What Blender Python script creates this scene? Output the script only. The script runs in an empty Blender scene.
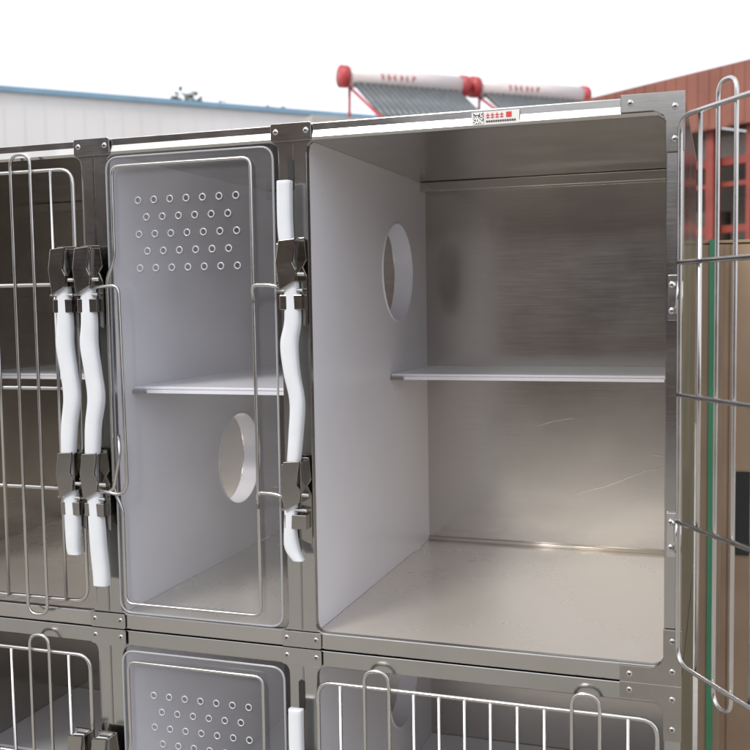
import bpy, bmesh, math, random
from mathutils import Vector, Matrix
random.seed(4)
S=bpy.context.scene
COL=S.collection
# ------------------------------------------------------------------ helpers
def nt(name):
    m=bpy.data.materials.new(name); m.use_nodes=True
    n=m.node_tree.nodes; l=m.node_tree.links
    b=n['Principled BSDF']
    return m,n,l,b
def coords(n,l,scale=(1,1,1),rot=(0,0,0)):
    tc=n.new('ShaderNodeTexCoord'); mp=n.new('ShaderNodeMapping')
    mp.inputs['Scale'].default_value=scale; mp.inputs['Rotation'].default_value=rot
    l.new(tc.outputs['Object'],mp.inputs['Vector']); return mp.outputs['Vector']
def noise(n,l,vec,scale,detail=4,rough=.55):
    t=n.new('ShaderNodeTexNoise'); t.inputs['Scale'].default_value=scale
    t.inputs['Detail'].default_value=detail; t.inputs['Roughness'].default_value=rough
    l.new(vec,t.inputs['Vector']); return t.outputs['Fac']
def ramp(n,l,fac,stops):
    r=n.new('ShaderNodeValToRGB'); e=r.color_ramp.elements
    while len(e)<len(stops): e.new(.5)
    for i,(p,c) in enumerate(stops):
        e[i].position=p; e[i].color=c if len(c)==4 else (*c,1)
    l.new(fac,r.inputs['Fac']); return r.outputs['Color']
def maprange(n,l,v,a,b,c,d):
    m=n.new('ShaderNodeMapRange'); l.new(v,m.inputs['Value'])
    for k,x in zip(('From Min','From Max','To Min','To Max'),(a,b,c,d)): m.inputs[k].default_value=x
    return m.outputs['Result']
def bump(n,l,b,h,st,dist=.001):
    bp=n.new('ShaderNodeBump'); bp.inputs['Strength'].default_value=st; bp.inputs['Distance'].default_value=dist
    l.new(h,bp.inputs['Height']); l.new(bp.outputs['Normal'],b.inputs['Normal'])
def steel(name,c=(.56,.55,.53),r0=.2,r1=.36,brush=(3,3,300),bs=.12,smudge=6,wave=0,metal=1):
    m,n,l,b=nt(name); b.inputs['Metallic'].default_value=metal
    v=coords(n,l); g=noise(n,l,v,smudge,5,.6)
    col=ramp(n,l,g,[(.3,tuple(x*.88 for x in c)),(.7,c)]); l.new(col,b.inputs['Base Color'])
    if not bs:
        l.new(maprange(n,l,g,.3,.7,r0,r1),b.inputs['Roughness']); return m
    v2=coords(n,l,brush); h=noise(n,l,v2,1.0,2,.5)
    add=n.new('ShaderNodeMath'); add.operation='ADD'
    l.new(maprange(n,l,g,.3,.7,r0,r1),add.inputs[0]); l.new(maprange(n,l,h,.3,.7,-.03,.03),add.inputs[1])
    l.new(add.outputs[0],b.inputs['Roughness'])
    hh=h
    if wave:   # gentle oil-canning of thin sheet
        ws=noise(n,l,v,2.2,1,.4); ma=n.new('ShaderNodeMath'); ma.operation='MULTIPLY_ADD'
        l.new(ws,ma.inputs[0]); ma.inputs[1].default_value=wave; l.new(h,ma.inputs[2]); hh=ma.outputs[0]
    bump(n,l,b,hh,bs,.0003)
    return m
def simple(name,c,rough=.5,metal=0,var=.12,scale=8,bs=0,bscale=60,spec=.5):
    m,n,l,b=nt(name); v=coords(n,l); g=noise(n,l,v,scale,5)
    col=ramp(n,l,g,[(.3,tuple(x*(1-var) for x in c)),(.7,tuple(min(1,x*(1+var*.5)) for x in c))])
    l.new(col,b.inputs['Base Color']); b.inputs['Roughness'].default_value=rough; b.inputs['Metallic'].default_value=metal
    b.inputs['Specular IOR Level'].default_value=spec
    if bs: bump(n,l,b,noise(n,l,v,bscale,3),bs,.002)
    return m
M={}
M['frame']=steel('steel_frame',(.50,.495,.48),.12,.24,(40,40,700),.05,9,30)
M['frameH']=steel('steel_rail',(.56,.55,.525),.13,.24,(700,40,40),.05,9,30)
M['panel']=steel('steel_panel',(.62,.59,.55),.15,.25,(12,12,900),.025,3.5,110,.96)
M['floor']=steel('steel_floor',(.80,.755,.69),.20,.32,(1,1,1),0,4,0,.62)
M['bracket']=steel('steel_bracket',(.40,.385,.36),.10,.22,(30,30,500),.05,30)
M['wire']=steel('steel_wire',(.66,.65,.63),.16,.26,(5,5,5),0,20)
M['screw']=steel('steel_screw',(.68,.67,.65),.15,.25,(5,5,5),0,40)
M['film']=simple('white_pvc_panel',(.90,.90,.965),.30,0,.04,4,.05,14)
M['shelf']=simple('white_shelf',(.88,.88,.94),.32,0,.04,9)
M['nylon']=simple('white_nylon',(.68,.71,.75),.28,0,.04,30)
M['dark']=simple('dark_slot',(.02,.02,.02),.6)
M['rubber']=simple('black_rubber',(.03,.03,.03),.55)
M['scratch']=simple('film_crease',(.9,.89,.87),.6)
def acrylic():
    m,n,l,b=nt('clear_acrylic'); out=n['Material Output']
    tr=n.new('ShaderNodeBsdfTransparent'); tr.inputs['Color'].default_value=(.965,.975,.99,1)
    gl=n.new('ShaderNodeBsdfGlossy'); gl.inputs['Roughness'].default_value=.05
    df=n.new('ShaderNodeBsdfDiffuse'); df.inputs['Color'].default_value=(.8,.82,.88,1)
    v=coords(n,l); g=noise(n,l,v,5,5)
    m1=n.new('ShaderNodeMixShader'); l.new(maprange(n,l,g,.3,.7,.04,.10),m1.inputs[0])
    l.new(tr.outputs[0],m1.inputs[1]); l.new(df.outputs[0],m1.inputs[2])
    lw=n.new('ShaderNodeLayerWeight'); lw.inputs['Blend'].default_value=.5
    pw=n.new('ShaderNodeMath'); pw.operation='POWER'; l.new(lw.outputs['Facing'],pw.inputs[0]); pw.inputs[1].default_value=4
    fr=maprange(n,l,pw.outputs[0],0,1,.05,.75)
    m2=n.new('ShaderNodeMixShader'); l.new(fr,m2.inputs[0]); l.new(m1.outputs[0],m2.inputs[1]); l.new(gl.outputs[0],m2.inputs[2])
    l.new(m2.outputs[0],out.inputs['Surface']); return m
M['acrylic']=acrylic()
M['acedge']=simple('acrylic_edge',(.34,.35,.37),.2)
M['acring']=simple('acrylic_hole_rim',(.45,.46,.50),.08,spec=.9)

def empty(name,loc=(0,0,0)):
    o=bpy.data.objects.new(name,None); o.location=loc; COL.objects.link(o); o.empty_display_size=.1; return o
def add(name,me,mat,parent,smooth=False):
    o=bpy.data.objects.new(name,me); COL.objects.link(o)
    if mat is not None: me.materials.append(mat)
    if parent: o.parent=parent; o.matrix_parent_inverse=Matrix.Identity(4); 
    if smooth:
        for p in me.polygons: p.use_smooth=True
    return o
def bm_box(bm,x0,x1,y0,y1,z0,z1):
    r=bmesh.ops.create_cube(bm,size=1)
    for v in r['verts']:
        v.co=Vector(((x0+x1)/2+v.co.x*(x1-x0),(y0+y1)/2+v.co.y*(y1-y0),(z0+z1)/2+v.co.z*(z1-z0)))
    return r['verts']
def boxes(name,lst,mat,parent,bev=0):
    bm=bmesh.new()
    for b in lst: bm_box(bm,*b)
    me=bpy.data.meshes.new(name); bm.to_mesh(me); bm.free()
    o=add(name,me,mat,parent)
    if bev:
        md=o.modifiers.new('b','BEVEL'); md.width=bev; md.segments=2; md.limit_method='ANGLE'
    return o
def fillet(pts,r,closed=False,k=5):
    pts=[Vector(p) for p in pts]; out=[]; N=len(pts)
    for i,p in enumerate(pts):
        if not closed and i in (0,N-1): out.append(p); continue
        a=pts[i-1]; b=pts[(i+1)%N]
        da=(a-p); db=(b-p); ra=min(r,da.length*.48); rb=min(r,db.length*.48)
        A=p+da.normalized()*ra; B=p+db.normalized()*rb
        for j in range(k+1):
            t=j/k; out.append(A*(1-t)**2+p*2*t*(1-t)+B*t*t)
    return out
def tube(bm,pts,r,closed=False,n=10):
    pts=[Vector(p) for p in pts]; N=len(pts); rings=[]
    T=[]
    for i in range(N):
        if closed: t=(pts[(i+1)%N]-pts[i-1])
        else: t=pts[min(i+1,N-1)]-pts[max(i-1,0)]
        T.append(t.normalized())
    ref=Vector((0,1,0)) if abs(T[0].y)<.9 else Vector((1,0,0))
    u=T[0].cross(ref).normalized()
    for i in range(N):
        u=(u-T[i]*u.dot(T[i])).normalized(); w=T[i].cross(u)
        rings.append([bm.verts.new(pts[i]+(u*math.cos(2*math.pi*k/n)+w*math.sin(2*math.pi*k/n))*r) for k in range(n)])
    for i in range(N if closed else N-1):
        a=rings[i]; b=rings[(i+1)%N]
        off=0
        if closed and i==N-1:
            off=min(range(n),key=lambda q:(a[0].co-b[q].co).length)
        for k in range(n):
            bm.faces.new((a[k],a[(k+1)%n],b[(k+1+off)%n],b[(k+off)%n]))
    if not closed:
        bm.faces.new(rings[0][::-1]); bm.faces.new(rings[-1])
def tubes(name,lst,mat,parent,mtx=None):
    bm=bmesh.new()
    for t in lst: tube(bm,*t)
    bmesh.ops.recalc_face_normals(bm,faces=bm.faces)
    if mtx: bm.transform(mtx)
    me=bpy.data.meshes.new(name); bm.to_mesh(me); bm.free()
    return add(name,me,mat,parent,True)
def rrect(x0,x1,z0,z1,r,k=6):
    P=[(x0,0,z0),(x1,0,z0),(x1,0,z1),(x0,0,z1)]
    return [(p.x,p.z) for p in fillet([Vector(q) for q in P],r,True,k)]
def circle(cx,cz,r,n=48): return [(cx+r*math.cos(2*math.pi*i/n),cz+r*math.sin(2*math.pi*i/n)) for i in range(n)]
def plate(name,loops,thick,mat,parent,mtx,bev=0):
    """flat sheet with holes; drawn in local XY, extruded along local Z (centred)"""
    cu=bpy.data.curves.new(name,'CURVE'); cu.dimensions='2D'; cu.fill_mode='BOTH'
    cu.extrude=thick/2-bev; cu.bevel_depth=bev; cu.bevel_resolution=1; cu.offset=-bev
    for lp in loops:
        s=cu.splines.new('POLY'); s.points.add(len(lp)-1)
        for i,p in enumerate(lp): s.points[i].co=(p[0],p[1],0,1)
        s.use_cyclic_u=True
    o=bpy.data.objects.new(name+'_c',cu); COL.objects.link(o)
    dg=bpy.context.evaluated_depsgraph_get(); me=bpy.data.meshes.new_from_object(o.evaluated_get(dg))
    bpy.data.objects.remove(o); me.transform(mtx); me.name=name; me.materials.clear()
    for p in me.polygons: p.use_smooth=False
    return add(name,me,mat,parent)
def FR(y): # local XY -> world XZ at depth y
    return Matrix(((1,0,0,0),(0,0,-1,y),(0,1,0,0),(0,0,0,1)))
def SD(x): # local XY -> world YZ at given x
    return Matrix(((0,0,1,x),(1,0,0,0),(0,1,0,0),(0,0,0,1)))

# ------------------------------------------------------------------ cage bank
cage=empty('stainless_pet_cage_bank')
XL,XR=-1.399,-.046
OPEN={'left':(-1.378,-.904),'mid':(-.860,-.584),'right':(-.541,-.067)}
TOP,TH=1.746,.7345
DEPTH=.60
screws=[]
def wire_door(name,w,h,mtx):
    """w x h wire door in local XZ, hinge at x=0, bottom z=0"""
    r=.0026; L=[]; rd=random.Random(len(name))
    L.append((fillet([(0,0,0),(w,0,0),(w,0,h),(0,0,h)],.022,True),.0031,True))
    n=13; s=w/n
    for i in range(1,n):
        if i in (2,3,10,11): continue
        j=rd.uniform(-.0012,.0012)
        L.append(([(i*s,-.0045,0),(i*s+j,-.0045,h*.5),(i*s+j*.3,-.0045,h)],r))
    for a,b in ((2,3),(10,11)):
        e=.026
        P=fillet([(a*s,-.0045,-e),(a*s,-.0045,h+e),(b*s,-.0045,h+e),(b*s,-.0045,-e)],s*.5,True,8)
        L.append((P,r,True))
    for f in (.265,.50,.74):
        L.append(([(0,.001,f*h),(w,.001,f*h)],.0031))
    return tubes(name,L,M['wire'],cage,mtx)
def acrylic_door(zo,name):
    x0,x1=-.856,-.589; z0,z1=1.040+zo,1.717+zo
    holes=[]
    for r in range(5):
        n=7 if r%2==0 else 6
        for c in range(n):
            holes.append((-.8035+.0262*(c+(0 if n==7 else .5)),1.653+zo-.0245*r))
    plate(name+'_panel',[rrect(x0,x1,z0,z1,.02)]+[circle(a,b,.0048,16) for a,b in holes],0,M['acrylic'],cage,FR(-.006))
    tubes(name+'_panel_edge',[([Vector((p[0],-.006,p[1])) for p in rrect(x0,x1,z0,z1,.02)],.0017,True)],M['acedge'],cage)
    tubes(name+'_vent_rims',[([Vector((p[0],-.0072,p[1])) for p in circle(a,b,.0046,14)],.0011,True,8) for a,b in holes],M['acring'],cage)
    y=-.013; L=[]
    P=[(-.843,y,1.056),(-.620,y,1.056),(-.620,y,1.703),(-.843,y,1.703),(-.843,y,1.57),(-.857,y,1.54),(-.857,y,1.225),(-.843,y,1.20)]
    L.append((fillet([Vector((a,b,c+zo)) for a,b,c in P],.013,True),.0026,True))
    P=[(-.888,y-.014,1.527),(-.829,y-.014,1.531),(-.825,y-.014,1.235),(-.838,y-.012,1.222),(-.888,y-.014,1.232)]
    L.append((fillet([Vector((a,b,c+zo)) for a,b,c in P],.012),.0026))
    P=[(-.846,y,1.31),(-.838,y-.01,1.285),(-.852,y-.01,1.226),(-.888,y-.014,1.226)]
    L.append((fillet([Vector((a,b,c+zo)) for a,b,c in P],.012),.0026))
    for z in (1.5226,1.232):
        P=[(-.620,y,z-.02),(-.617,y-.010,z+.004),(-.590,y-.012,z+.004),(-.574,y-.012,z)]
        L.append((fillet([Vector((a,b,c+zo)) for a,b,c in P],.008),.0028))
    tubes(name+'_wire_frame',L,M['wire'],cage)
def ribbon(name,path,mat,y,t=.013):
    """wavy moulded handle: path=(x,z,width)"""
    P=[]
    for i in range(len(path)-1):
        p0=path[max(i-1,0)];p1=path[i];p2=path[i+1];p3=path[min(i+2,len(path)-1)]
        for k in range(8):
            q=k/8
            P.append(tuple(.5*((2*b)+(-a+c)*q+(2*a-5*b+4*c-d)*q*q+(-a+3*b-3*c+d)*q**3) for a,b,c,d in zip(p0,p1,p2,p3)))
    P.append(path[-1]); bm=bmesh.new(); R=[]
    sec=[(-.5,.5),(-.5,-.1),(-.40,-.38),(-.2,-.5),(.2,-.5),(.40,-.38),(.5,-.1),(.5,.5)]
    ns=len(sec)
    for x,z,w in P: R.append([bm.verts.new((x+s*w,y+q*t,z)) for s,q in sec])
    for i in range(len(R)-1):
        for k in range(ns): bm.faces.new((R[i][k],R[i][(k+1)%ns],R[i+1][(k+1)%ns],R[i+1][k]))
    bm.faces.new(R[0]); bm.faces.new(R[-1]); bmesh.ops.recalc_face_normals(bm,faces=bm.faces)
    me=bpy.data.meshes.new(name); bm.to_mesh(me); bm.free(); o=add(name,me,mat,cage,True)
    md=o.modifiers.new('b','BEVEL'); md.width=.0015; md.segments=2; md.limit_method='ANGLE'; md.angle_limit=.9
    return o
def latch(x,zo,name,kind):
    for j,zt in enumerate((1.590,1.287)):
        zt+=zo; h=.122
        out=[(-.014,0),(.018,0),(.021,-.030),(.015,-.040),(.021,-.052),(.021,-h),(.004,-h+.006),(-.013,-h+.012),(-.020,-.078),(-.011,-.066),(-.014,-.048),(-.021,-.036)]
        plate(name+'_bracket_plate_%d'%j,[[(x+a,zt+b) for a,b in out]],.003,M['bracket'],cage,FR(-.0135),.0006)
        out=[(-.012,-.004),(.012,-.002),(.008,-.034),(.013,-.044),(.011,-.06),(-.012,-.072),(-.017,-.034)]
        plate(name+'_bracket_cover_%d'%j,[[(x+a,zt+b) for a,b in out]],.004,M['bracket'],cage,FR(-.033),.001)
        boxes(name+'_bracket_cheeks_%d'%j,[(x-.0165,x-.014,-.031,-.012,zt-.060,zt-.008),(x+.011,x+.0135,-.031,-.012,zt-.060,zt-.004),
              (x-.014,x+.019,-.030,-.015,zt-.098,zt-.078)],M['bracket'],cage,.0008)
        tubes(name+'_pin_%d'%j,[([(x-.017,-.028,zt-.05),(x+.023,-.028,zt-.05)],.0028),([(x-.02,-.026,zt-.072),(x+.019,-.026,zt-.072)],.0026)],M['wire'],cage)
    if kind==0:
        P=[(-.006,1.667,.021),(-.006,1.60,.021),(0,1.54,.020),(.002,1.480,.023),(-.004,1.445,.025),(-.001,1.405,.023),(.006,1.365,.021),(.003,1.320,.020),(-.003,1.26,.018),(-.008,1.19,.018),(-.006,1.160,.021),(.004,1.143,.016)]
    else:
        P=[(-.004,1.583,.018),(0,1.54,.021),(.001,1.480,.025),(-.001,1.445,.028),(.004,1.405,.027),(.008,1.365,.027),(.001,1.320,.025),(-.002,1.26,.022),(.001,1.19,.025),(.003,1.14,.026),(.006,1.10,.026),(.006,1.083,.025)]
        if kind==2: P=P[:9]+[(.001,1.14,.022),(.003,1.128,.020)]
    ribbon(name+'_handle',[(x+a,z+zo,w) for a,z,w in P],M['nylon'],-.024)

def module(zo,tag):
    z1=TOP+zo; z0=z1-TH
    oz0,oz1=z0+.0235,z1-.0235
    holes=[rrect(a,b,oz0,oz1,.016) for a,b in OPEN.values()]
    plate(tag+'_front_frame',[rrect(XL,XR,z0,z1,.004,3)]+holes,.010,M['frame'],cage,FR(.0055),.0012)
    segs=[(XL+.02,-.906),(-.858,-.586),(-.539,-.066)]
    boxes(tag+'_bottom_rail_skin',[(a,b,-.0008,.0006,z0+.0015,z0+.0225) for a,b in segs],M['frameH'],cage,.0004)
    bm=bmesh.new()
    for a,b in segs+[(-.906,-.858),(-.586,-.539)]:
        prof=[(-.0006,z1-.0232),(-.0018,z1-.0195),(.0026,z1-.002),(.007,z1+.0008),(.03,z1+.0010)]
        va=[bm.verts.new((a,y,z)) for y,z in prof]; vb=[bm.verts.new((b,y,z)) for y,z in prof]
        for i in range(4): bm.faces.new((va[i],vb[i],vb[i+1],va[i+1]))
    me=bpy.data.meshes.new('r'); bm.to_mesh(me); bm.free()
    if tag=='upper': add(tag+'_top_rail_fold',me,M['frameH'],cage)
    for cx,hw in ((-.882,.0215),(-.5625,.0212)):
        for (za,zb) in ((z1-.0238,z1+.0016),(z0+.0005,z0+.024)):
            plate(tag+'_post_joint',[rrect(cx-hw-.009,cx+hw+.009,za+.0004,zb-.0004,.003,2)],.0016,M['frame'],cage,FR(-.0032),.0004)
            for sx in (-.0225,.0225): screws.append((cx+sx,(za+zb)/2+.001))
        boxes(tag+'_post_seam',[(cx-.0012,cx+.0012,-.0006,.002,z0+.026,z1-.027)],M['bracket'],cage)
    w=.0215
    for s,zc in ((-1,z1+.003),(1,z0+.0008)):
        L=[(XR+.001,zc),(XR+.001,zc+s*.072),(XR-w,zc+s*.072),(XR-w,zc+s*(w+.014)),(XR-w-.003,zc+s*(w+.006)),(XR-w-.010,zc+s*(w+.002)),(XR-w-.016,zc+s*w),(XR-.075,zc+s*w),(XR-.075,zc)]
        plate(tag+'_corner_bracket',[L],.0026,M['bracket'],cage,FR(-.0035),.0006)
        for p in ((XR-.063,zc+s*.0105),(XR-.0105,zc+s*.018),(XR-.0105,zc+s*.057)): screws.append((p[0],p[1],-.005))
        L=[(-x+XL+XR,z) for x,z in L]
        plate(tag+'_corner_bracket',[L],.0026,M['bracket'],cage,FR(-.0035),.0006)
    f=.0105
    boxes(tag+'_roof',[(XL,XR,f+.02,DEPTH+.012,z1-.004,z1-.001)],M['panel'],cage)
    boxes(tag+'_side_right',[(XR-.0035,XR-.0005,f,DEPTH+.012,z0+.003,z1-.0045)],M['frame'],cage)
    boxes(tag+'_side_left',[(XL+.0005,XL+.0035,f,DEPTH+.012,z0+.003,z1-.0045)],M['frame'],cage)
    boxes(tag+'_back_outer',[(XL+.004,XR-.004,DEPTH+.006,DEPTH+.009,z0+.003,z1-.006)],M['panel'],cage)
    zf,zc=z0+.020,z1-.020
    for k,(a,b) in OPEN.items():
        a2,b2=a-.004,b+.004
        boxes(tag+'_%s_cell_floor'%k,[(a2,b2,f,DEPTH,zf-.004,zf)],M['floor'],cage,.001)
        boxes(tag+'_%s_cell_ceiling'%k,[(a2,b2,f,DEPTH,zc,zc+.003),(a2,b2,DEPTH-.035,DEPTH-.001,zc-.018,zc-.001)],M['panel'],cage,.001)
        boxes(tag+'_%s_cell_back'%k,[(a2,b2,DEPTH,DEPTH+.003,zf,zc)],M['panel'],cage)
        tubes(tag+'_%s_cell_cove'%k,[([(a2,DEPTH-.003,zf+.003),(b2,DEPTH-.003,zf+.003)],.0045)],M['floor'],cage)
        hz={'mid':(.42,1.21+zo),'right':(.42,1.5525+zo)}.get(k)
        lp=[rrect(f,DEPTH,zf,zc,.001,1)]
        if hz: lp.append(circle(hz[0],hz[1],.0865))
        plate(tag+'_%s_cell_left_wall'%k,lp,.003,M['film'] if k!='left' else M['panel'],cage,SD(a2-.0015))
        hz={'left':(.42,1.21+zo),'mid':(.42,1.5525+zo)}.get(k)
        lp=[rrect(f,DEPTH,zf,zc,.001,1)]
        if hz: lp.append(circle(hz[0],hz[1],.0865))
        plate(tag+'_%s_cell_right_wall'%k,lp,.003,M['panel'],cage,SD(b2+.0015))
    for (xa,xb,hy,hz) in ((-.899,-.865,.42,1.21+zo),(-.579,-.546,.42,1.5525+zo)):
        bm=bmesh.new(); c=circle(hy,hz,.0863,48)
        A=[bm.verts.new((xa,p[0],p[1])) for p in c]; B=[bm.verts.new((xb,p[0],p[1])) for p in c]
        for i in range(48): bm.faces.new((A[i],A[(i+1)%48],B[(i+1)%48],B[i]))
        me=bpy.data.meshes.new('pass_through_collar'); bm.to_mesh(me); bm.free(); add(tag+'_pass_through_collar',me,M['film'],cage,True)
        tubes(tag+'_pass_through_rim',[([Vector((xb+.001,p[0],p[1])) for p in c],.0018,True)],M['film'],cage)
    zs=1.376+zo
    for k,ya in (('left',.30),('mid',.06),('right',.37)):
        a,b=OPEN[k]
        boxes(tag+'_%s_shelf'%k,[(a-.003,b+.003,ya,DEPTH-.002,zs-.004,zs)],M['shelf'],cage,.001)
        boxes(tag+'_%s_shelf_lip'%k,[(a-.003,b+.003,ya-.0005,ya+.002,zs-.010,zs-.0045)],M['film'],cage)
        boxes(tag+'_%s_shelf_brackets'%k,[(a-.003,a+.020,ya-.006,ya+.16,zs-.0105,zs-.0048),(b-.020,b+.003,ya-.004,ya+.16,zs-.0105,zs-.0048)],M['bracket'],cage,.001)
    plate(tag+'_latch_slot',[rrect(-.569,-.561,1.655+zo,1.700+zo,.0038)],.0012,M['dark'],cage,FR(-.0014))
    acrylic_door(zo,tag+'_clear_door')
    wire_door(tag+'_left_wire_door',.460,.652,Matrix.Translation((-1.372,-.010,1.052+zo)))
    if tag=='upper':
        ang=math.atan2(-.863,.573)
        wire_door(tag+'_open_wire_door',.460,.671,Matrix.Translation((-.050,-.012,1.046+zo))@Matrix.Rotation(ang,4,'Z')@Matrix.Scale(-1,4,(0,1,0)))
    else:
        wire_door(tag+'_right_wire_door',.462,.652,Matrix.Translation((-.536,-.010,1.052+zo)))
    latch(-.559,zo,tag+'_centre_latch',0)
    latch(-.884,zo,tag+'_door_latch',1)
    latch(-.926,zo,tag+'_wire_door_latch',2)
    for z in (1.500+zo,1.205+zo):
        boxes(tag+'_hinge_leaf',[(-.064,-.050,-.004,-.0015,z-.028,z+.028)],M['screw'],cage,.0006)
        tubes(tag+'_hinge_knuckle',[([(-.0505,-.010,z-.020),(-.0505,-.010,z+.020)],.0048)],M['screw'],cage)
        screws.append((-.059,z+.016,-.005)); screws.append((-.059,z-.016,-.005))
module(0,'upper')
module(-.7365,'lower')
# creases in the protective film on the back sheet of the open cell
tubes('film_creases',[([(-.33,.5992,1.262),(-.30,.5992,1.272),(-.26,.5992,1.279)],.0007,False,5),
  ([(-.275,.5992,1.130),(-.20,.5992,1.153),(-.13,.5992,1.185),(-.085,.5992,1.196)],.0008,False,5),
  ([(-.12,.5992,1.215),(-.10,.5992,1.212),(-.075,.5992,1.221)],.0007,False,5)],M['scratch'],cage)
bm=bmesh.new(); bmx=bmesh.new()
for s in screws:
    x,z=s[0],s[1]; y=s[2] if len(s)>2 else -.004
    r=bmesh.ops.create_uvsphere(bm,u_segments=16,v_segments=8,radius=.0042)
    for v in r['verts']: v.co=Vector((x+v.co.x,y+v.co.y*.42,z+v.co.z))
    a=random.random()*1.5
    for q in (0,math.pi/2):
        vs=bm_box(bmx,-.0024,.0024,-.0004,.0004,-.0004,.0004)
        for v in vs:
            c=v.co.copy(); t=a+q
            v.co=Vector((x+c.x*math.cos(t)-c.z*math.sin(t),y-.0017+c.y,z+c.x*math.sin(t)+c.z*math.cos(t)))
me=bpy.data.meshes.new('screws'); bm.to_mesh(me); add('screws',me,M['screw'],cage,True)
me=bpy.data.meshes.new('screw_slots'); bmx.to_mesh(me); add('screw_slots',me,M['dark'],cage)
for cx in (XL+.07,-.72,XR-.07):
    for cy in (.07,.53):
        boxes('caster_plate',[(cx-.035,cx+.035,cy-.035,cy+.035,.262,.272),(cx-.018,cx-.014,cy-.02,cy+.03,.06,.262),(cx+.014,cx+.018,cy-.02,cy+.03,.06,.262)],M['frame'],cage,.001)
        bm=bmesh.new(); bmesh.ops.create_cone(bm,cap_ends=True,segments=32,radius1=.06,radius2=.06,depth=.026,matrix=Matrix.Translation((cx,cy+.02,.0605))@Matrix.Rotation(math.pi/2,4,'Y'))
        me=bpy.data.meshes.new('caster_wheel'); bm.to_mesh(me); bm.free(); add('caster_wheel',me,M['rubber'],cage,True)
def label_mat():
    m,n,l,b=nt('qr_pattern'); v=coords(n,l,(700,700,700)); fl=n.new('ShaderNodeVectorMath'); fl.operation='FLOOR'; l.new(v,fl.inputs[0])
    w=n.new('ShaderNodeTexWhiteNoise'); l.new(fl.outputs[0],w.inputs['Vector'])
    c=ramp(n,l,w.outputs['Value'],[(.49,(.03,.03,.03)),(.51,(.8,.8,.8))]); l.new(c,b.inputs['Base Color']); b.inputs['Roughness'].default_value=.5; return m
white=simple('label_paper',(.74,.74,.72),.45,0,.03); redink=simple('red_ink',(.62,.05,.05),.5); blk=simple('black_ink',(.05,.05,.05),.5)
lx,lz=-.3085,1.7255
boxes('label_sticker',[(lx,lx+.062,-.0030,-.0024,lz,lz+.0165)],white,cage)
boxes('label_qr',[(lx+.002,lx+.016,-.0036,-.0031,lz+.0015,lz+.0150)],label_mat(),cage)
t=[];k=lx+.019
for i in range(4):
    t.append((k,k+.0045,-.0036,-.0031,lz+.0115,lz+.0125)); t.append((k,k+.0045,-.0036,-.0031,lz+.0085,lz+.0094)); t.append((k+.0018,k+.0026,-.0037,-.0032,lz+.0078,lz+.0145)); k+=.006
t.append((k+.002,k+.009,-.0036,-.0031,lz+.008,lz+.0145))
boxes('label_red_text',t,redink,cage)
boxes('label_small_text',[(lx+.019+i*.003,lx+.0212+i*.003,-.0036,-.0031,lz+.0028,lz+.0052) for i in range(13)],blk,cage)

# ------------------------------------------------------------------ ground
def groundmat():
    m,n,l,b=nt('concrete_ground'); v=coords(n,l); g=noise(n,l,v,.6,8,.65); g2=noise(n,l,v,25,4)
    mx=n.new('ShaderNodeMath'); mx.operation='MULTIPLY_ADD'; l.new(g2,mx.inputs[0]); mx.inputs[1].default_value=.3; l.new(g,mx.inputs[2])
    c=ramp(n,l,mx.outputs[0],[(.4,(.24,.225,.20)),(.85,(.36,.34,.31))]); l.new(c,b.inputs['Base Color']); b.inputs['Roughness'].default_value=.85
    bump(n,l,b,g2,.3,.004); return m
bm=bmesh.new(); bmesh.ops.create_grid(bm,x_segments=2,y_segments=2,size=600)
me=bpy.data.meshes.new('ground'); bm.to_mesh(me); bm.free(); add('ground',me,groundmat(),None)

def obox(bm,o,d,s0,s1,n0,n1,z0,z1):
    nx,ny=-d[1],d[0]; V=[]
    for z in (z0,z1):
        for s,n in ((s0,n0),(s1,n0),(s1,n1),(s0,n1)):
            V.append(bm.verts.new((o[0]+d[0]*s+nx*n,o[1]+d[1]*s+ny*n,z)))
    for f in ((0,3,2,1),(4,5,6,7),(0,1,5,4),(1,2,6,5),(2,3,7,6),(3,0,4,7)): bm.faces.new([V[i] for i in f])
def oboxes(name,o,d,lst,mat,parent):
    bm=bmesh.new()
    for b in lst: obox(bm,o,d,*b)
    bmesh.ops.recalc_face_normals(bm,faces=bm.faces)
    me=bpy.data.meshes.new(name); bm.to_mesh(me); bm.free(); return add(name,me,mat,parent)
# ------------------------------------------------------------------ white warehouse
wh=empty('white_warehouse'); d=(.69,.724); o=(-16.9,20.6)
wm=simple('white_cladding',(.70,.69,.68),.5,0,.05,.4)
bl=simple('blue_trim',(.20,.34,.46),.5,0,.1,2); gl=simple('dark_glass',(.05,.06,.08),.1); dk=simple('grey_door',(.3,.32,.34),.5)
oboxes('walls',o,d,[(-16,10.6,0,14,0,6.95)],wm,wh)
oboxes('wall_ribs',o,d,[(-16+i*.5,-15.96+i*.5,-.008,-.002,0,6.9) for i in range(53)],wm,wh)
oboxes('blue_eaves_trim',o,d,[(-16.1,10.7,-.12,14.1,6.95,7.08)],bl,wh)
oboxes('windows',o,d,[(-14+i*4,-12.2+i*4,-.05,-.035,2.6,3.9) for i in range(6)],gl,wh)
oboxes('roller_door',o,d,[(4.6,8.4,-.06,-.036,0,2.3)],dk,wh)
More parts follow.
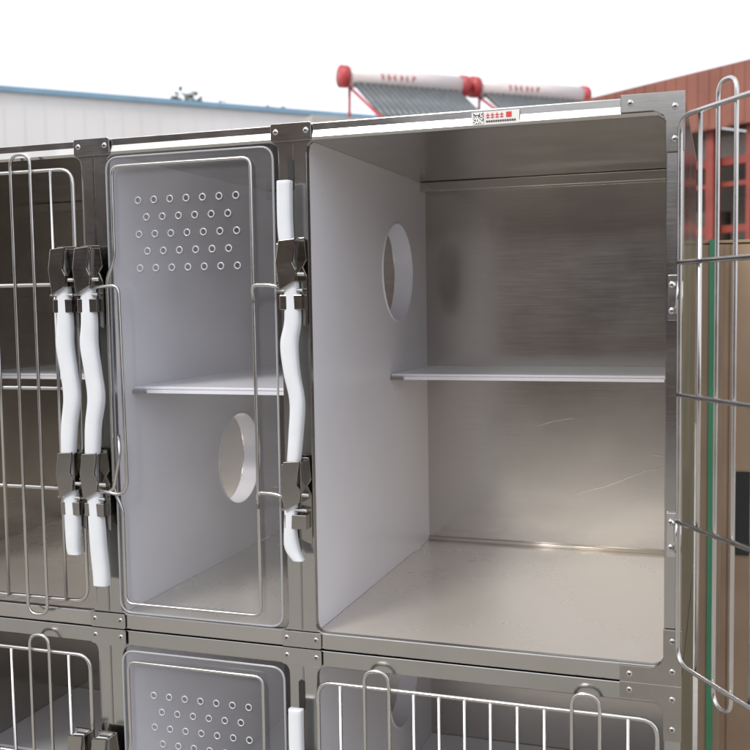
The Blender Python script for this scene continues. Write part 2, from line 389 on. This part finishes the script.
# ------------------------------------------------------------------ trees
leafm=simple('foliage',(.09,.12,.07),.7,0,.5,1.2); bark=simple('bark',(.12,.09,.06),.9)
def tree(x,y,h,cr,seed):
    rnd=random.Random(seed); e=empty('broadleaf_tree',(x,y,0))
    bm=bmesh.new(); tube(bm,[(0,0,0),(.1,0,h*.3),(0,.1,h*.62)],.16)
    cl=[]
    for i in range(14):
        a=rnd.random()*6.28; rr=cr*(.35+.6*rnd.random()); z=h*(.55+.40*rnd.random()); c=Vector((rr*math.cos(a)*.8,rr*math.sin(a)*.8,z)); cl.append(c)
        tube(bm,[(0,0,h*.42),tuple(c*.5+Vector((0,0,h*.24))),tuple(c)],.05,False,6)
    me=bpy.data.meshes.new('trunk'); bm.to_mesh(me); bm.free(); add('trunk',me,bark,e,True)
    bm=bmesh.new()
    for c in cl+[Vector((0,0,h*.9))]:
        R=cr*(.3+.2*rnd.random())
        for i in range(170):
            v=Vector((rnd.gauss(0,1),rnd.gauss(0,1),rnd.gauss(0,.8))).normalized()*R*rnd.random()**.4
            p=c+v; s=.08+.07*rnd.random(); u=Vector((rnd.gauss(0,1),rnd.gauss(0,1),rnd.gauss(0,1))).normalized(); w=u.orthogonal().normalized()
            bm.faces.new([bm.verts.new(p+q) for q in (-u*s,w*s*.6,u*s,-w*s*.6)])
    me=bpy.data.meshes.new('crown'); bm.to_mesh(me); bm.free(); add('crown',me,leafm,e)
tree(-21.0,37.5,10.6,1.9,1); tree(-18.7,38.6,10.5,1.7,2); tree(-23.5,37.8,10.2,1.6,5)
# ------------------------------------------------------------------ hut + solar heaters
hut=empty('flat_roofed_hut'); d2=(.73,.683); o2=(-5.39,13.0)
grey=simple('render_wall',(.42,.40,.37),.85,0,.15,1)
oboxes('walls',o2,d2,[(-1.2,5.2,-2.2,1.6,0,3.65)],grey,hut); oboxes('roof_slab',o2,d2,[(-1.35,5.35,-2.35,1.75,3.65,3.80)],grey,hut)
oboxes('window',o2,d2,[(.5,1.9,-2.24,-2.21,1.1,2.4),(3,4.2,-2.24,-2.21,1.1,2.4)],gl,hut); oboxes('door',o2,d2,[(2.1,2.9,-2.24,-2.21,0,2.1)],dk,hut)
redp=simple('red_paint',(.45,.05,.055),.4,0,.1); tankw=simple('white_enamel',(.68,.62,.61),.35,0,.05); tub=simple('vacuum_tubes',(.13,.15,.16),.3,0,.2)
def heater(s0,s1):
    e=empty('solar_water_heater')
    nx,ny=-d2[1],d2[0]
    P=lambda s,n,z:(o2[0]+d2[0]*s+nx*n,o2[1]+d2[1]*s+ny*n,z)
    tubes('tank',[([P(s0+.12,0,4.85),P(s1-.12,0,4.85)],.15,False,28)],tankw,e)
    tubes('red_end_caps',[([P(s0,0,4.85),P(s0+.03,0,4.85),P(s0+.11,0,4.85)],.165,False,28),([P(s1-.11,0,4.85),P(s1,0,4.85)],.165,False,28)],redp,e)
    n=18; L=[]
    for i in range(n):
        s=s0+.22+(s1-s0-.44)*i/(n-1); L.append(([P(s,-.08,4.74),P(s,-1.25,3.98)],.04,False,8))
    tubes('vacuum_tubes',L,tub,e)
    L=[]
    for s in (s0+.15,s1-.15):
        L+=[([P(s,.05,3.8),P(s,0,4.72)],.022),([P(s,-1.35,3.8),P(s,-1.35,3.96)],.022),([P(s,-1.35,3.93),P(s,-.04,4.68)],.022),([P(s,.05,3.95),P(s,-1.3,3.88)],.016)]
    L.append(([P(s0+.15,-1.33,3.94),P(s1-.15,-1.33,3.94)],.03))
    tubes('red_stand',L,redp,e)
    rr=random.Random(3); tx=[]
    for i in range(6):
        s=s0+.6+i*.1
        for k in range(3): q=rr.uniform(0,.05); tx.append((s+q,s+q+rr.uniform(.008,.03),-.156-.0004*k,-.1505,4.82+.025*k,4.835+.025*k+rr.uniform(0,.01)))
        tx.append((s+.025,s+.033,-.158,-.1505,4.815,4.905))
    oboxes('tank_lettering',o2,d2,tx,redp,e)
heater(0,2.13); heater(2.22,4.40)
# ------------------------------------------------------------------ red shed
sh=empty('red_steel_shed'); d3=(.787,-.617); o3=(-1.26,11.2)
def corr():
    m,n,l,b=nt('red_corrugated_sheet'); v=coords(n,l); g=noise(n,l,v,1.2,6,.6)
    c=ramp(n,l,g,[(.3,(.20,.075,.055)),(.7,(.30,.12,.085))]); l.new(c,b.inputs['Base Color']); b.inputs['Roughness'].default_value=.65; return m
rs=corr(); rcol=simple('red_column_paint',(.28,.06,.045),.5,0,.2); pale=simple('pale_board',(.5,.47,.42),.8,0,.2,1)
oboxes('fascia',o3,d3,[(-.6,7,0,.05,3.30,3.94)],rs,sh)
oboxes('fascia_ribs',o3,d3,[(-.6+i*.15,-.55+i*.15,-.008,-.002,3.32,3.93) for i in range(50)],rs,sh)
oboxes('roof',o3,d3,[(-.6,7,.052,6,3.84,3.90)],rs,sh)
oboxes('columns',o3,d3,[(-.5,-.38,.1,.22,0,3.8),(1.28,1.38,.1,.22,0,3.8),(1.80,1.86,.1,.16,0,3.8),(4.3,4.42,.1,.22,0,3.8),(6.8,6.92,.1,.22,0,3.8)],rcol,sh)
oboxes('rack_beams',o3,d3,[(-.3,4.3,.25,.31,2.93,3.02),(-.3,4.3,.25,.31,2.70,2.75),(-.3,4.3,.25,.31,2.2,2.28)],rcol,sh)
oboxes('back_wall',o3,d3,[(-.6,7,4.8,5.0,0,3.8),(-.6,-.5,.3,4.8,0,3.8)],pale,sh)
oboxes('pale_boards',o3,d3,[(.9,2.6,.45,.6,3.05,3.28)],pale,sh)
oboxes('stacked_boards',o3,d3,[(-.2,.9,.7,2.2,0,2.5),(1.0,2.3,.9,2.2,0,2.62),(2.5,4.1,.7,2.2,0,2.4)],simple('stacked_dark_board',(.16,.13,.11),.8,0,.3,3),sh)
# ------------------------------------------------------------------ cardboard crate
cr=empty('cardboard_carton')
def card():
    m,n,l,b=nt('cardboard'); v=coords(n,l,(1,1,1)); g=noise(n,l,v,5,6); v2=coords(n,l,(200,200,1)); h=noise(n,l,v2,1,2)
    c=ramp(n,l,g,[(.3,(.27,.185,.12)),(.7,(.37,.265,.18))]); l.new(c,b.inputs['Base Color']); b.inputs['Roughness'].default_value=.8
    bump(n,l,b,h,.15,.001); return m
cm=card()
boxes('box_body',[(-.036,.95,.72,1.5,.14,1.600)],cm,cr,.004)
boxes('box_flaps',[(-.038,.951,.717,1.105,1.6005,1.606),(-.038,.951,1.112,1.502,1.6005,1.606)],cm,cr,.001)
boxes('corner_boards',[(-.040,.000,.713,.7185,.15,1.598),(.905,.955,.713,.7185,.15,1.598)],simple('edge_board',(.30,.22,.15),.8),cr,.001)
boxes('green_strap',[(-.0245,-.0125,.7105,.7125,.14,1.608),(-.0245,-.0125,.712,1.505,1.6065,1.608),(.55,.562,.7155,.7175,.14,1.608),(.55,.562,.717,1.505,1.6065,1.608)],simple('green_strap_plastic',(.06,.26,.13),.4),cr)
boxes('handle_opening',[(.026,.052,.7165,.7185,1.01,1.17)],M['dark'],cr)
boxes('box_seam',[(.012,.0135,.718,.7195,.15,1.598),(.075,.0762,.718,.7195,.15,1.598)],simple('seam_shadow_board',(.2,.14,.09),.9),cr)
boxes('pallet',[(-.04,.96,.72+i*.17,.82+i*.17,.10,.138) for i in range(5)]+[(-.04+i*.44,.06+i*.44,.72,1.5,0,.099) for i in range(3)],pale,cr)
# ------------------------------------------------------------------ added building behind the camera, unseen, shaped to darken steel reflections
br=empty('unseen_reflection_building')
def brick():
    m,n,l,b=nt('brick'); tc=n.new('ShaderNodeTexCoord'); mp=n.new('ShaderNodeMapping'); mp.inputs['Rotation'].default_value=(math.pi/2,0,0)
    l.new(tc.outputs['Object'],mp.inputs['Vector']); t=n.new('ShaderNodeTexBrick'); l.new(mp.outputs[0],t.inputs['Vector']); t.inputs['Scale'].default_value=4
    t.inputs['Color1'].default_value=(.20,.14,.11,1); t.inputs['Color2'].default_value=(.15,.105,.085,1); t.inputs['Mortar'].default_value=(.22,.2,.18,1)
    l.new(t.outputs['Color'],b.inputs['Base Color']); b.inputs['Roughness'].default_value=.9; return m
bk=brick()
boxes('walls',[(-24,-5.2,-20,-11,0,5.5),(-5.2,12,-19,-10.5,0,3.2)],bk,br)
boxes('roof_edges',[(-24.2,-5.0,-20.2,-10.8,5.5,5.7),(-4.99,12.2,-19.2,-10.3,3.2,3.35)],dk,br)
boxes('windows',[(-22+i*3.3,-20.2+i*3.3,-10.99,-10.95,1,2.6) for i in range(5)]+[(-22+i*3.3,-20.2+i*3.3,-10.99,-10.95,3.6,4.8) for i in range(5)]+[(-2+i*3.5,-.4+i*3.5,-10.49,-10.45,1,2.4) for i in range(4)],gl,br)

# ------------------------------------------------------------------ camera
cam=bpy.data.cameras.new('camera'); co=bpy.data.objects.new('camera',cam); COL.objects.link(co); S.camera=co
R=Vector((.9459,.3240,-.0157)).normalized(); B=Vector((.3243,-.9433,.0714)); B=(B-R*B.dot(R)).normalized(); U=B.cross(R)
mt=Matrix((( R.x,U.x,B.x,0),(R.y,U.y,B.y,-1.3),(R.z,U.z,B.z,1.5),(0,0,0,1))); co.matrix_world=mt
cam.sensor_width=36; cam.lens=36*1013/750; cam.clip_start=.02; cam.clip_end=2000
cam.dof.use_dof=True; cam.dof.focus_distance=1.5; cam.dof.aperture_fstop=8
# ------------------------------------------------------------------ light
EL,AZ=math.radians(44),math.radians(204)   # azimuth clockwise from +Y
sd=Vector((math.sin(AZ)*math.cos(EL),math.cos(AZ)*math.cos(EL),math.sin(EL)))
sl=bpy.data.lights.new('sun','SUN'); sl.energy=2.3; sl.angle=math.radians(16); sl.color=(1,.94,.85)
so=bpy.data.objects.new('sun',sl); COL.objects.link(so); so.rotation_euler=sd.to_track_quat('Z','Y').to_euler()
w=bpy.data.worlds.new('World'); S.world=w; w.use_nodes=True; n=w.node_tree.nodes; l=w.node_tree.links
sky=n.new('ShaderNodeTexSky'); sky.sky_type='NISHITA'; sky.sun_disc=False; sky.sun_elevation=EL; sky.sun_rotation=AZ
sky.dust_density=5; sky.air_density=1.0; sky.ozone_density=1
hs=n.new('ShaderNodeHueSaturation'); hs.inputs['Saturation'].default_value=.5
l.new(sky.outputs[0],hs.inputs['Color'])
tc=n.new('ShaderNodeTexCoord'); cn=n.new('ShaderNodeTexNoise'); cn.inputs['Scale'].default_value=1.6; cn.inputs['Detail'].default_value=5
l.new(tc.outputs['Generated'],cn.inputs['Vector'])
cf=maprange(n,l,cn.outputs['Fac'],.3,.7,.84,.98)
mx=n.new('ShaderNodeMix'); mx.data_type='RGBA'; l.new(cf,mx.inputs['Factor']); l.new(hs.outputs[0],mx.inputs['A']); mx.inputs['B'].default_value=(8.6,8.8,9.5,1)
l.new(mx.outputs['Result'],n['Background'].inputs['Color']); n['Background'].inputs['Strength'].default_value=.15
S.view_settings.view_transform='Standard'; S.view_settings.look='None'; S.view_settings.exposure=0
